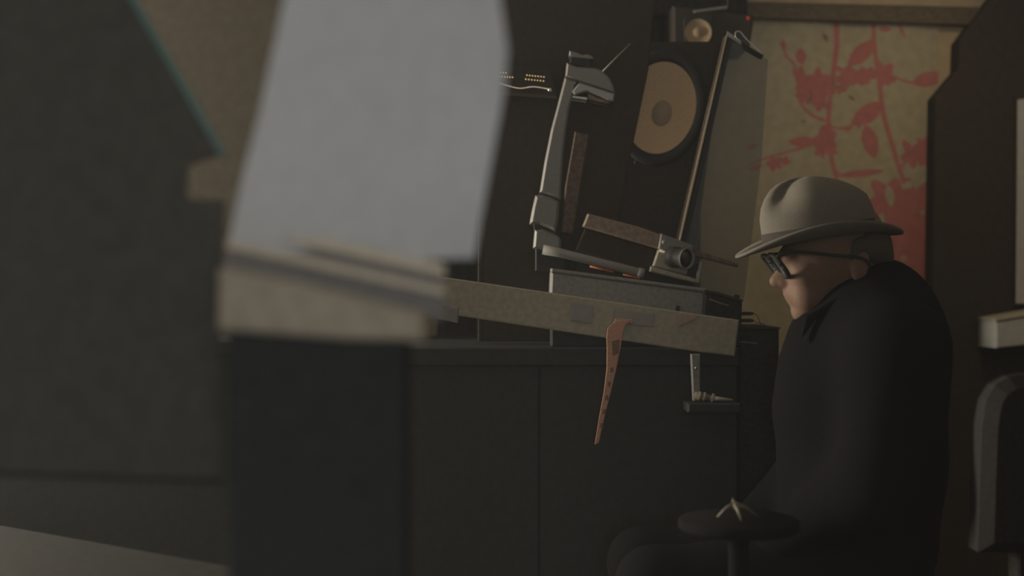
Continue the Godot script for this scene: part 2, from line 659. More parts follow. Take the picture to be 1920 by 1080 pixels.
func build_shell() -> void:
	struct("floor", box(Vector3(-2.9, -0.2, -4.0), Vector3(2.9, 0.0, 4.5), 0.001), M.floor)
	struct("ceiling", box(Vector3(-2.9, 2.7, -4.0), Vector3(2.9, 2.9, 4.5), 0.001), M.ceiling)
	struct("wall_back", box(Vector3(-2.9, 0.0, -4.0), Vector3(2.9, 2.7, -3.8), 0.001), M.wall)
	struct("wall_right", box(Vector3(2.7, 0.0, -3.8), Vector3(2.9, 2.7, 4.3), 0.001), M.shell)
	# left wall round its window
	var st := begin()
	box_into(st, Vector3(-2.9, 0, -3.8), Vector3(-2.7, 2.7, -3.38), 0.001)
	box_into(st, Vector3(-2.9, 0, -2.9), Vector3(-2.7, 2.7, 4.3), 0.001)
	box_into(st, Vector3(-2.9, 0, -3.38), Vector3(-2.7, 0.6, -2.9), 0.001)
	box_into(st, Vector3(-2.9, 1.9, -3.38), Vector3(-2.7, 2.7, -2.9), 0.001)
	struct("wall_left", done(st), M.shell)
	st = begin()
	box_into(st, Vector3(-2.9, 0, 4.3), Vector3(-0.8, 2.7, 4.5), 0.001)
	box_into(st, Vector3(1.8, 0, 4.3), Vector3(2.9, 2.7, 4.5), 0.001)
	box_into(st, Vector3(-0.8, 0, 4.3), Vector3(1.8, 0.8, 4.5), 0.001)
	box_into(st, Vector3(-0.8, 2.4, 4.3), Vector3(1.8, 2.7, 4.5), 0.001)
	struct("wall_front", done(st), M.shell)
	# windows: frame, bars, glass
	st = begin()
	for z in [[-3.38, -3.35], [-2.93, -2.9]]:
		box_into(st, Vector3(-2.85, 0.6, z[0]), Vector3(-2.8, 1.9, z[1]), 0.003)
	for y in [[0.6, 0.65], [1.85, 1.9]]:
		box_into(st, Vector3(-2.85, y[0], -3.38), Vector3(-2.8, y[1], -2.9), 0.003)
	var w1 := struct("window_1", done(st), M.pale_plastic)
	put("pane", box(Vector3(-2.83, 0.62, -3.36), Vector3(-2.82, 1.88, -2.92), 0.001), M.pane, w1)
	st = begin()
	for x in [[-0.8, -0.74], [0.47, 0.53], [1.74, 1.8]]:
		box_into(st, Vector3(x[0], 0.8, 4.38), Vector3(x[1], 2.4, 4.44), 0.003)
	for y in [[0.8, 0.86], [2.34, 2.4]]:
		box_into(st, Vector3(-0.8, y[0], 4.38), Vector3(1.8, y[1], 4.44), 0.003)
	var w2 := struct("window_2", done(st), M.pale_plastic)  # unseen window put in to carry the fill light
	put("pane", box(Vector3(-0.78, 0.82, 4.4), Vector3(1.78, 2.38, 4.41), 0.001), M.pane, w2)
	# picture rail over the cloth
	struct("trim_1", prism([[1380, 2], [1900, 14], [1900, 50], [1380, 34]], 3.77, 0.03, 0.004), M.rail)
	# the dark pier that juts out beside the cloth
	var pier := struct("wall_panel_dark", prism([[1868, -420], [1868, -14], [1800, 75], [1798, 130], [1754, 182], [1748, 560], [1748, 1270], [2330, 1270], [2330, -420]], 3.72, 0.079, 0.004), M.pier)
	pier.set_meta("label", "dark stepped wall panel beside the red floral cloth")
	struct("baseboard_back", box(Vector3(-2.7, 0, -3.8), Vector3(2.7, 0.1, -3.785), 0.002), M.rail)

func build_cloth() -> void:
	var d := 3.79
	var st := SurfaceTool.new()
	st.begin(Mesh.PRIMITIVE_TRIANGLES)
	st.set_smooth_group(0)
	var nx := 24
	var ny := 24
	var corner := func(i: int, j: int, back: float) -> void:
		var u := float(i) / nx
		var v := float(j) / ny
		var p := P(lerpf(PX0, PX1, u), lerpf(PY0, PY1, v), d)
		p.z = -d + 0.003 * sin(u * 17.0 + v * 3.0) - back
		st.set_uv(Vector2(u, v))
		st.add_vertex(p)
	for b in [0.0, 0.003]:
		for i in nx:
			for j in ny:
				for q in [[0, 0], [1, 0], [1, 1], [0, 0], [1, 1], [0, 1]]:
					corner.call(i + q[0], j + q[1], b)
	st.generate_normals()
	var m := StandardMaterial3D.new()
	m.albedo_texture = cloth_texture()
	m.roughness = 0.95
	var t := thing("wall_hanging", "cream cloth printed with red blossoming branches, hung on the wall below the rail", "wall hanging", P(1530, 700, d))
	put("printed_cloth", st.commit(), m, t)
	put("hem_rod", tube([P(PX0, PY1, d), P(PX1, PY1, d)], 0.006), M.rail, t)

# ---------- bench and gear ----------
func build_bench() -> void:
	var b := thing("work_bench", "dark work bench with a pale sloping plank along its front edge", "bench", Vector3(-0.2, 0, -3.3))
	var xl := -0.388
	var xr := P(1384, 0, 2.94).x
	var top := P(0, 652, 2.94).y
	put("bench_top", box(Vector3(xl, top - 0.04, -3.7), Vector3(xr, top, -2.93), 0.003), M.bench, b)
	for i in 2:
		var x0 := lerpf(xl, xr, i / 2.0) + 0.0015
		var x1 := lerpf(xl, xr, (i + 1) / 2.0) - 0.0015
		put("front_panel", box(Vector3(x0, 0.06, -2.97), Vector3(x1, top - 0.041, -2.945), 0.003), M.bench, b)
	put("bench_body", box(Vector3(xl + 0.01, 0.0, -3.69), Vector3(xr - 0.01, top - 0.041, -2.971), 0.003), M.bench, b)
	put("front_plank", prism([[795, 514], [1386, 600], [1378, 668], [1310, 660], [860, 592], [795, 581]], 2.90, 0.03, 0.003), M.plank, b)
	put("ledge", box(Vector3(P(1288, 0, 2.86).x, P(0, 772, 2.86).y, -2.945), Vector3(P(1386, 0, 2.86).x, P(0, 755, 2.86).y, -2.84), 0.003), M.bench, b)
	var s := thing("reflection_strip", "narrow upright grey strip in place of a pale prism reflection below the plank end", "reflection strip", P(1305, 752, 2.9))
	put("strip", prism([[1296, 664], [1313, 664], [1313, 752], [1300, 752]], 2.88, 0.02, 0.002), M.case, s)  # pale prism reflection built as a solid grey strip
	put("screw", lathe([[0.0, 0.002], [0.003, 0.0015], [0.0035, 0.0]], P(1305, 690, 2.88), Vector3.BACK, 10), M.steel, s)
	var g := put("small_grey_box", prism([[786, 560], [860, 577], [858, 606], [786, 590]], 2.86, 0.03, 0.003), M.case)
	tag(g, "small grey box fixed at the left end of the pale plank", "box")

const OVAL := -0.22      # the oval driver leans a little

func speaker_driver(parent: Node, c: Vector3, r: float, deep: float) -> void:
	# cone seen from the front, with surround ring and dust cap
	var ring := put("surround", lathe([[r * 1.28, 0.0], [r * 1.28, 0.006], [r * 1.22, 0.009], [r * 1.1, 0.010], [r * 1.02, 0.004], [r * 1.0, -0.002]], c, Vector3.BACK, 48, 0.76, OVAL), M.rubber, parent)
	ring.set_meta("label", "black rubber surround ring")
	var cone := put("cone", lathe([[r * 1.02, 0.002], [r * 0.8, -deep * 0.3], [r * 0.55, -deep * 0.65], [r * 0.3, -deep * 0.9], [r * 0.04, -deep]], c, Vector3.BACK, 48, 0.76, OVAL), M.cone, parent)
	cone.set_meta("label", "tan paper cone")
	put("dust_cap", lathe([[r * 0.31, -deep * 0.95], [r * 0.26, -deep * 0.75], [r * 0.14, -deep * 0.6], [0.0, -deep * 0.55]], c + Vector3(0.008, -0.012, 0), Vector3.BACK, 32, 0.76, OVAL), M.dustcap, parent)

func build_speakers() -> void:
	var y0 := P(0, 652, 2.94).y
	# large speaker
	var d := 3.16
	var a := thing("large_speaker", "large black loudspeaker with a tan woofer cone, half covered by the black board", "speaker", Vector3(P(1245, 0, d).x, y0, -d - 0.1))
	var x0 := P(1118, 0, d).x
	var top := P(0, 76, d).y
	var st := begin()
	slab_into(st, PackedVector2Array([Vector2(x0, y0), Vector2(P(1278, 0, d).x, y0), Vector2(P(1358, 0, d).x, top), Vector2(P(1170, 0, d).x, top)]), -d - 0.045, 0.2, 0.008)
	put("cabinet", done(st), M.cabinet, a)
	# baffle with a round opening
	var hole := P(1238, 202, d)
	var R := 88.0 / F * d
	var outer := [P(1170, 78, d), P(1358, 78, d), P(1280, 640, d), P(1118, 640, d)]
	st = begin()
	var rim := PackedVector3Array()
	var edge := PackedVector3Array()
	for i in 64:
		var t := TAU * i / 64.0
		var dir := Vector2(cos(t), sin(t))
		var lean := dir.rotated(0.22)
		rim.append(hole + Vector3(dir.x, dir.y, 0) * R * 1.15 / Vector2(lean.x / 0.76, lean.y).length())
		var best := 10.0
		for k in 4:
			var p: Vector3 = outer[k]
			var q: Vector3 = outer[(k + 1) % 4]
			var hit = Geometry2D.segment_intersects_segment(Vector2(hole.x, hole.y), Vector2(hole.x, hole.y) + dir * 3.0, Vector2(p.x, p.y), Vector2(q.x, q.y))
			if hit != null:
				best = minf(best, (Vector2(hole.x, hole.y)).distance_to(hit))
		edge.append(hole + Vector3(dir.x, dir.y, 0) * best)
	ring_side(st, edge, rim)
	var rim_b := PackedVector3Array()
	var edge_b := PackedVector3Array()
	for i in 64:
		rim_b.append(rim[i] - Vector3(0, 0, 0.044))
		edge_b.append(edge[i] - Vector3(0, 0, 0.044))
	ring_side(st, rim, rim_b)
	ring_side(st, edge_b, edge)
	put("baffle", done(st), M.cabinet, a)
	speaker_driver(a, hole, R * 0.98, 0.03)
	for an: float in [0.35, 1.05, 2.1, 3.5, 4.2, 5.2]:
		put("screw", lathe([[0.0, 0.003], [0.004, 0.002], [0.005, 0.0]], hole + Vector3(cos(an) * 0.8, sin(an), 0) * R * 1.33 + Vector3(0, 0, 0.0), Vector3.BACK, 10), M.rubber, a)
	# smaller speaker standing behind it
	var e := 3.46
	var b := thing("small_speaker", "small black loudspeaker with a tan cone and red light, above the large speaker", "speaker", Vector3(P(1340, 0, e).x, y0, -e - 0.1))
	put("cabinet", prism([[1262, 10], [1415, 28], [1406, 88], [1262, 88]], e, 0.2, 0.006), M.cabinet, b)
	put("stand_pole", tube([P(1300, 88, e + 0.1), P(1300, 630, e + 0.1)], 0.02), M.black, b)
	put("stand_base", lathe([[0.0, 0.02], [0.07, 0.016], [0.075, 0.0], [0.0, 0.0]], Vector3(P(1300, 0, e + 0.1).x, y0, -e - 0.1), Vector3.UP, 24), M.black, b)
	var c := P(1308, 62, e)
	put("horn_plate", prism([[1282, 36], [1286, 30], [1332, 25], [1338, 32], [1330, 100], [1284, 100]], e - 0.004, 0.004, 0.0015), M.rubber, b)
	var r2 := 25.0 / F * e
	put("cone", lathe([[r2, 0.004], [r2 * 0.8, 0.001], [r2 * 0.45, -0.0005]], c + Vector3(0, 0, 0.006), Vector3.BACK, 36), M.small_cone, b)
	put("dust_cap", lathe([[r2 * 0.46, -0.001], [r2 * 0.3, 0.003], [0.0, 0.005]], c + Vector3(0, 0, 0.006), Vector3.BACK, 24), M.small_cone, b)
	put("trim_strip", prism([[1300, 19], [1364, 10], [1364, 16], [1302, 24]], e - 0.004, 0.004, 0.001), M.grey_plastic, b)
	var led := put("power_light", lathe([[0.0, 0.004], [0.003, 0.003], [0.0048, 0.0]], P(1403, 34, e), Vector3.BACK, 14), M.red_led, b)
	led.set_meta("label", "small red power light")
	var w := put("thin_cable", tube([P(1364, 14, e + 0.02), P(1366, -40, e + 0.04), P(1362, -160, e + 0.08)], 0.0015), M.grey_plastic)
	tag(w, "thin cable rising from the top of the small speaker", "cable")
	# black board in front of the woofer
	var bb := thing("black_board", "tall black board leaning in front of the large speaker", "board", P(1060, 652, 3.12))
	put("board", prism([[905, -60], [1232, -60], [1216, 130], [1182, 295], [1120, 640], [905, 640]], 3.10, 0.03, 0.003), M.black_board, bb)
	put("edge_strip", prism([[896, -60], [905, -60], [905, 640], [896, 640]], 3.10, 0.03, 0.002), M.cabinet, bb)
	# curtain behind everything
	var st2 := begin()
	st2.set_smooth_group(0)
	var f0 := []
	for i in 80:
		var px := lerpf(820, 1300, i / 79.0)
		f0.append(Vector3(P(px, 0, 3.72).x, 0, -3.73 + 0.02 * sin(i * 0.95)))
	for i in 79:
		for o in [0.0, -0.004]:
			quad(st2, f0[i] + Vector3(0, 0.02, o), f0[i + 1] + Vector3(0, 0.02, o), f0[i + 1] + Vector3(0, 2.66, o), f0[i] + Vector3(0, 2.66, o))
	var cu := put("black_curtain", done(st2), M.black)
	put("pelmet", prism([[1020, -110], [1402, -110], [1402, 32], [1370, 30], [1020, 30]], 3.69, 0.04, 0.004), M.black, cu)
	tag(cu, "black curtain hanging to the floor behind the loudspeakers", "curtain")

func build_chrome_panel() -> void:
	var d := 3.10
	var t := thing("fade_panel", "leaning grey sheet in place of the double-exposed prism fade, with a chrome edge and a wire clip on top", "glass panel", P(1280, 652, d))
	put("glass", prism([[1370, 66], [1440, 112], [1428, 300], [1395, 560], [1262, 560]], d, 0.005, 0.001), M.fade_panel, t)  # translucent grey sheet that imitates the prism's double-exposed fade
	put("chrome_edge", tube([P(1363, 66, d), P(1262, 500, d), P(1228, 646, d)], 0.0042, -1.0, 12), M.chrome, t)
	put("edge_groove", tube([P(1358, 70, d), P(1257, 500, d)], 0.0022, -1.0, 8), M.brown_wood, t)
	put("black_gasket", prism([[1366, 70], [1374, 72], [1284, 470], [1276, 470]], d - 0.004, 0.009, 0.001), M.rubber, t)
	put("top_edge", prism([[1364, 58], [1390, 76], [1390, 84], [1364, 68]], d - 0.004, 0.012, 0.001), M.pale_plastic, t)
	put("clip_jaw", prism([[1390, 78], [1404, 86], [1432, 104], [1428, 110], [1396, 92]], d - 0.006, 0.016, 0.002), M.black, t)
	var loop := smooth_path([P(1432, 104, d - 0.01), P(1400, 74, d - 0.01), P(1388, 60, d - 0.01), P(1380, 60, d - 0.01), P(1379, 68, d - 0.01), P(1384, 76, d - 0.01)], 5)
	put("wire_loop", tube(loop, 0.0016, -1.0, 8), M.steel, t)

func build_lamp() -> void:
	var d := 3.04
	var t := thing("desk_lamp", "grey jointed desk lamp with a quarter-round head on the grey case", "lamp", P(1026, 472, d))
	put("lamp_head", prism([[1063, 117], [1072, 121], [1082, 124.5], [1096, 126], [1112, 127], [1122, 129], [1130, 133], [1138, 140], [1144, 148], [1149, 158], [1152, 166], [1152.5, 175], [1086, 153.5], [1060, 143]], d, 0.052, 0.004), M.grey_plastic, t)
	var u := put("head_rim", prism([[1086, 154.5], [1152.5, 176], [1150, 189], [1140, 188], [1124, 180], [1101, 171], [1092, 173], [1078, 178], [1072, 172]], d - 0.003, 0.057, 0.003), M.pale_plastic, t)
	u.set_meta("label", "paler lower rim of the lamp head")
	put("diffuser", prism([[1073, 179], [1101, 183], [1101, 187], [1074, 183]], d + 0.004, 0.045, 0.001), M.white_card, t)
	put("reflector", prism([[1102, 174], [1120, 182], [1146, 190], [1140, 194], [1118, 190], [1102, 185]], d + 0.01, 0.04, 0.002), M.brown_wood, t)
	put("top_cap", prism([[1068, 95], [1080, 98], [1092, 103], [1098, 101.5], [1104, 102], [1110, 105], [1113, 110], [1090, 107], [1068, 105]], d, 0.05, 0.002), M.grey_plastic, t)
	put("cap_neck", prism([[1070, 105], [1110, 109], [1106, 128], [1068, 120]], d + 0.01, 0.035, 0.002), M.rubber, t)
	put("rod", tube([P(1130, 134, d - 0.01), P(1182, 82, d - 0.01)], 0.0021, 0.0019), M.grey_plastic, t)
	put("arm", prism([[1059, 144], [1082, 152], [1076, 175], [1068, 200], [1062, 240], [1056, 290], [1051, 376], [1040, 370], [1026, 364], [1012, 361], [1022, 300], [1034, 240], [1046, 195]], d, 0.045, 0.005), M.grey_plastic, t)
	put("hinge_pin", lathe([[0.0, 0.004], [0.004, 0.003], [0.005, 0.0]], P(1080, 155, d), Vector3.BACK, 14), M.rubber, t)
	put("joint_block", prism([[1004, 366], [1018, 365], [1036, 370], [1049, 378], [1047, 410], [1042, 436], [1030, 428], [1012, 421], [993, 420], [998, 392]], d, 0.055, 0.006), M.grey_plastic, t)
	put("joint_gap", prism([[1012, 360], [1051, 374], [1050, 380], [1010, 368]], d + 0.008, 0.035, 0.001), M.rubber, t)
	put("base_gap", prism([[1000, 418], [1044, 434], [1044, 446], [1002, 432]], d + 0.008, 0.035, 0.001), M.rubber, t)
	put("base", prism([[1003, 431], [1018, 430], [1036, 437], [1046, 442], [1052, 449], [1052, 473], [1026, 470], [1000, 465]], d, 0.055, 0.005), M.grey_plastic, t)
	var tb := put("base_tube", tube([P(1018, 468, d - 0.03), P(1050, 474, d - 0.03), P(1207, 513, d - 0.03)], 9.0 / F * d, 8.0 / F * d, 20), M.pale_plastic, t)  # paler plastic stands for the warm highlight along the tube
	put("end_ring", tube([P(1196, 510, d - 0.03), P(1206, 512.5, d - 0.03)], 9.0 / F * d, -1.0, 20), M.pale_plastic, tb)
	for s in [[1106, 1150], [1168, 1200]]:
		var k: float = 0.245
		var ln := put("orange_line", tube([P(s[0], 499 + (s[0] - 1106) * k, d - 0.03), P(s[1], 499 + (s[1] - 1106) * k, d - 0.03)], 0.0024), M.orange, t)
		ln.set_meta("label", "thin orange line under the tube")
	var st := put("foot", prism([[1004, 464], [1060, 478], [1060, 514], [1004, 508]], d + 0.012, 0.03, 0.002), M.rubber, t)
	st.set_meta("label", "dark foot of the lamp")

func build_projector() -> void:
	var d := 3.026
	var t := thing("slide_projector", "brown slide projector with a silver front plate and round black lens", "projector", P(1230, 530, d))
	put("top_cover", prism([[1102, 400], [1198, 425], [1240, 440], [1236, 467], [1092, 425]], d, 0.07, 0.004), M.brown_wood, t)
	put("lower_body", prism([[1096, 427], [1234, 467], [1222, 512], [1078, 470]], d + 0.012, 0.058, 0.004), M.black_board, t)
	put("front_plate", prism([[1239, 437], [1300, 460], [1300, 470], [1291, 500], [1234, 467]], d - 0.006, 0.076, 0.003), M.grey_plastic, t)
	put("lower_plate", prism([[1234, 468.5], [1291, 501], [1288, 516], [1224, 499]], d - 0.006, 0.076, 0.003), M.plank, t)
	put("plate_rib", tube([P(1236, 469, d - 0.01), P(1266, 479, d - 0.01)], 0.003), M.tan_rail, t)
	put("screw", lathe([[0.0, 0.003], [0.004, 0.002], [0.0052, 0.0]], P(1245, 454, d - 0.006), Vector3.BACK, 12), M.pale_plastic, t)
	var a := P(1264, 482, d - 0.005)
	var axis := Vector3(0.62, -0.1, 0.78).normalized()
	var rr := 20.0 / F * d
	var lens := put("lens_barrel", lathe([[0.0, -0.01], [rr, -0.01], [rr, 0.012], [rr * 0.93, 0.014], [rr * 0.93, 0.03], [rr * 0.98, 0.034], [rr * 0.98, 0.04]], a, axis, 36), M.rubber, t)
	put("lens_ring", lathe([[rr * 0.99, 0.039], [rr * 0.99, 0.0425], [rr * 0.9, 0.0425], [rr * 0.86, 0.036]], a, axis, 36), M.case, lens)
	put("lens_glass", lathe([[rr * 0.87, 0.032], [rr * 0.5, 0.037], [0.0, 0.039]], a, axis, 30), M.lens_glass, lens)
	put("sill", prism([[1222, 499.5], [1290, 518], [1312, 526], [1310, 531], [1292, 527], [1220, 509]], d - 0.02, 0.09, 0.002), M.plank, t)
	put("frame_edge", prism([[1313, 490], [1316, 491], [1311, 527], [1304, 527]], d - 0.02, 0.02, 0.001), M.pale_plastic, t)
	put("side_plate", prism([[1292, 500], [1312, 494], [1306, 524], [1288, 518]], d + 0.0, 0.07, 0.001), M.rubber, t)
	put("guide_bar", prism([[1302, 467], [1385, 494], [1384, 501], [1302, 480]], d + 0.03, 0.02, 0.002), M.red_wood, t)
	put("foot", prism([[1080, 470], [1300, 527], [1300, 541], [1080, 512]], d + 0.03, 0.04, 0.002), M.rubber, t)

func build_small_gear() -> void:
	# grey case that carries lamp and projector
	var d := 2.97
	var c := thing("equipment_case", "grey sloping equipment case under the lamp and the projector", "case", P(1180, 652, d))
	put("body", prism([[1034, 510], [1322, 548], [1316, 640], [1030, 596]], d, 0.125, 0.004), M.case, c)
	put("riser", prism([[1034, 597], [1312, 640], [1308, 650], [1034, 650]], d + 0.01, 0.12, 0.003), M.bench, c)
	put("lid", prism([[1034, 503], [1324, 541], [1323, 547.5], [1034, 509.5]], d - 0.004, 0.13, 0.002), M.case, c)
	put("latch", prism([[1268, 572], [1275, 574], [1274, 590], [1266, 588]], d - 0.008, 0.008, 0.001), M.rubber, c)
	# papers tucked behind the plank
	for q in [["grey paper card standing behind the plank next to the strap", [[1070, 566], [1112, 572], [1110, 606], [1068, 600]], "paper"], ["pale grey card standing between the strap and the case latch", [[1152, 580], [1226, 588], [1224, 612], [1150, 606]], "paper"], ["warm toned folded card standing by the case corner", [[1276, 588], [1312, 592], [1300, 600], [1270, 612]], "warm_paper"]]:
		var o := put("paper_card", prism(q[1], 2.895, 0.003, 0.0008), M[q[2]])
		tag(o, q[0], "paper")
	# wooden post behind the lamp arm
	var w := thing("wooden_post", "reddish brown wooden post leaning behind the lamp arm", "post", P(1070, 500, 3.08))
	put("post", prism([[1078, 246], [1104, 252], [1086, 360], [1074, 440], [1052, 436], [1060, 350]], 3.085, 0.012, 0.003), M.red_wood, w)
	put("post_foot", prism([[1052, 438], [1074, 442], [1066, 512], [1046, 508]], 3.085, 0.012, 0.002), M.black_board, w)
	# unit with small lights on the black board
	var e := 3.06
	var u := thing("indicator_unit", "narrow black unit with rows of tiny pale lights above a silver bar", "indicator panel", P(985, 180, e))
	put("body", prism([[925, 118], [1034, 132], [1044, 182], [925, 172]], e, 0.039, 0.003), M.black_board, u)
	for row in [[988, 141.0, 7, 5.3, 0.10], [986, 148.5, 7, 5.5, 0.10], [938, 136.0, 3, 5.2, 0.05], [936, 143.5, 6, 5.0, 0.06]]:
		for i in row[2]:
			var x: float = row[0] + i * row[3]
			put("indicator_light", lathe([[0.0, 0.0016], [0.0012, 0.0012], [0.0018, 0.0]], P(x, row[1] + i * row[3] * row[4], e), Vector3.BACK, 8), M.led, u)
	put("silver_bar", tube(smooth_path([P(936, 156, e - 0.006), P(952, 161, e - 0.006), P(975, 166, e - 0.006), P(1000, 163, e - 0.006), P(1034, 168, e - 0.006)], 4), 0.0026, -1.0, 10), M.chrome, u)
	put("bar_knob", lathe([[0.0, 0.006], [0.004, 0.005], [0.0058, 0.0], [0.004, -0.005], [0.0, -0.006]], P(1031, 168.5, e - 0.006), Vector3.BACK, 16), M.chrome, u)
	# black amplifier with two plugs
	var f := 2.955
	var a := thing("audio_amplifier", "black audio amplifier with two plugs in its side, at the end of the bench", "amplifier", P(1350, 652, f))
	put("body", prism([[1322, 549], [1345, 552], [1392, 568], [1389, 648], [1312, 650]], f, 0.13, 0.004), M.black, a)
	put("top_rim", prism([[1320, 543], [1346, 547], [1394, 562], [1393, 567], [1345, 551.5], [1321, 548.5]], f - 0.004, 0.136, 0.001), M.bench, a)
	put("front_line", prism([[1330, 560], [1366, 572], [1366, 574], [1330, 562.5]], f - 0.003, 0.003, 0.0005), M.grey_plastic, a)
	put("knob", lathe([[0.0, 0.010], [0.005, 0.010], [0.006, 0.0]], P(1372, 600, f), Vector3.BACK, 16), M.rubber, a)
	put("handle_post", prism([[1381, 552], [1387, 553], [1386, 564], [1381, 563]], f, 0.03, 0.001), M.black, a)
	for i in 2:
		var y := 588.0 + i * 13.0
		var cb := thing("audio_cable", ["upper black audio plug and thin cable in the side of the amplifier", "lower black audio plug and thin cable in the side of the amplifier"][i], "cable", P(1392, y, f), "cables in the amplifier's side")
		put("plug", lathe([[0.0, 0.0], [0.0036, 0.0], [0.0042, 0.006], [0.0042, 0.02], [0.0025, 0.028], [0.0, 0.029]], P(1390, y, f + 0.03 - 0.0), Vector3.RIGHT, 12), M.black, cb)
		put("cable", tube(smooth_path([P(1412, y, f + 0.03), P(1420, y + 4, f + 0.03), P(1426 + i * 6, 608, f + 0.032), P(1428 + i * 10, 617, f + 0.035)], 5), 0.0009, -1.0, 6), M.black, cb)
	# black cabinet beside the bench
	var bc := thing("black_cabinet", "black floor cabinet standing at the end of the work bench", "cabinet", P(1424, 900, 2.97))
	var xl := P(1387, 0, 2.97).x
	var xr := P(1461, 0, 2.97).x
	var yt := P(0, 617, 2.97).y
	put("body", box(Vector3(xl, 0.0, -3.25), Vector3(xr, yt, -2.97), 0.005), M.black, bc)
	put("lid", box(Vector3(xl - 0.002, yt, -3.252), Vector3(xr + 0.002, yt + 0.004, -2.966), 0.001), M.black_board, bc)
	put("edge_highlight", prism([[1388, 640], [1420, 643], [1420, 645], [1388, 642]], 2.968, 0.003, 0.0005), M.brown_wood, bc)  # thin edge highlight put in as a brown strip
	# pen on the ledge
	var pn := thing("marker_pen", "pale ringed pen lying on the dark ledge under the plank", "pen", P(1338, 752, 2.87))
	put("barrel", tube([P(1330, 746, 2.87), P(1374, 750, 2.87)], 0.006, 0.0022, 12), M.khaki, pn)
	put("cap", tube([P(1302, 741, 2.87), P(1330, 746, 2.87)], 0.0085, 0.0075, 12), M.brown_wood, pn)
	for x: float in [1309.0, 1318.0, 1334.0]:
		put("ring", tube([P(x, 740.5 + (x - 1302) * 0.16, 2.87), P(x + 4.5, 741 + (x - 1298) * 0.16, 2.87)], 0.0098, -1.0, 14), M.plank, pn)
	# strap hanging over the plank
	var s := thing("strap", "orange-brown patterned strap hanging over the pale plank", "strap", P(1150, 700, 2.87))
	var mid := [[1170, 600, 30.0], [1156, 612, 33.0], [1152, 632, 30.0], [1151, 652, 26.0], [1147, 690, 19.0], [1139, 735, 14.0], [1129, 780, 11.0], [1119, 832, 8.0]]
	var l := []
	var r := []
	for m in mid:
		l.append([m[0] - m[2] * 0.5, m[1] + 2])
		r.push_front([m[0] + m[2] * 0.5, m[1] - 2])
	put("band", prism(l + r, 2.88, 0.004, 0.001), M.strap, s)
	put("pattern_patch", prism([[1146, 640], [1162, 636], [1160, 662], [1148, 668]], 2.877, 0.002, 0.0005), M.strap_dark, s)
	for k in 5:
		var y := 690.0 + k * 26.0
		var x := 1147.0 - k * 4.6
		put("stitch", prism([[x - 3, y], [x + 3, y - 1], [x + 2.5, y + 8], [x - 3.5, y + 8]], 2.878, 0.001, 0.0003), M.strap_dark, s)
	put("over_end", prism([[1155, 597], [1188, 601], [1184, 606], [1150, 606]], 2.885, 0.09, 0.001), M.strap, s)

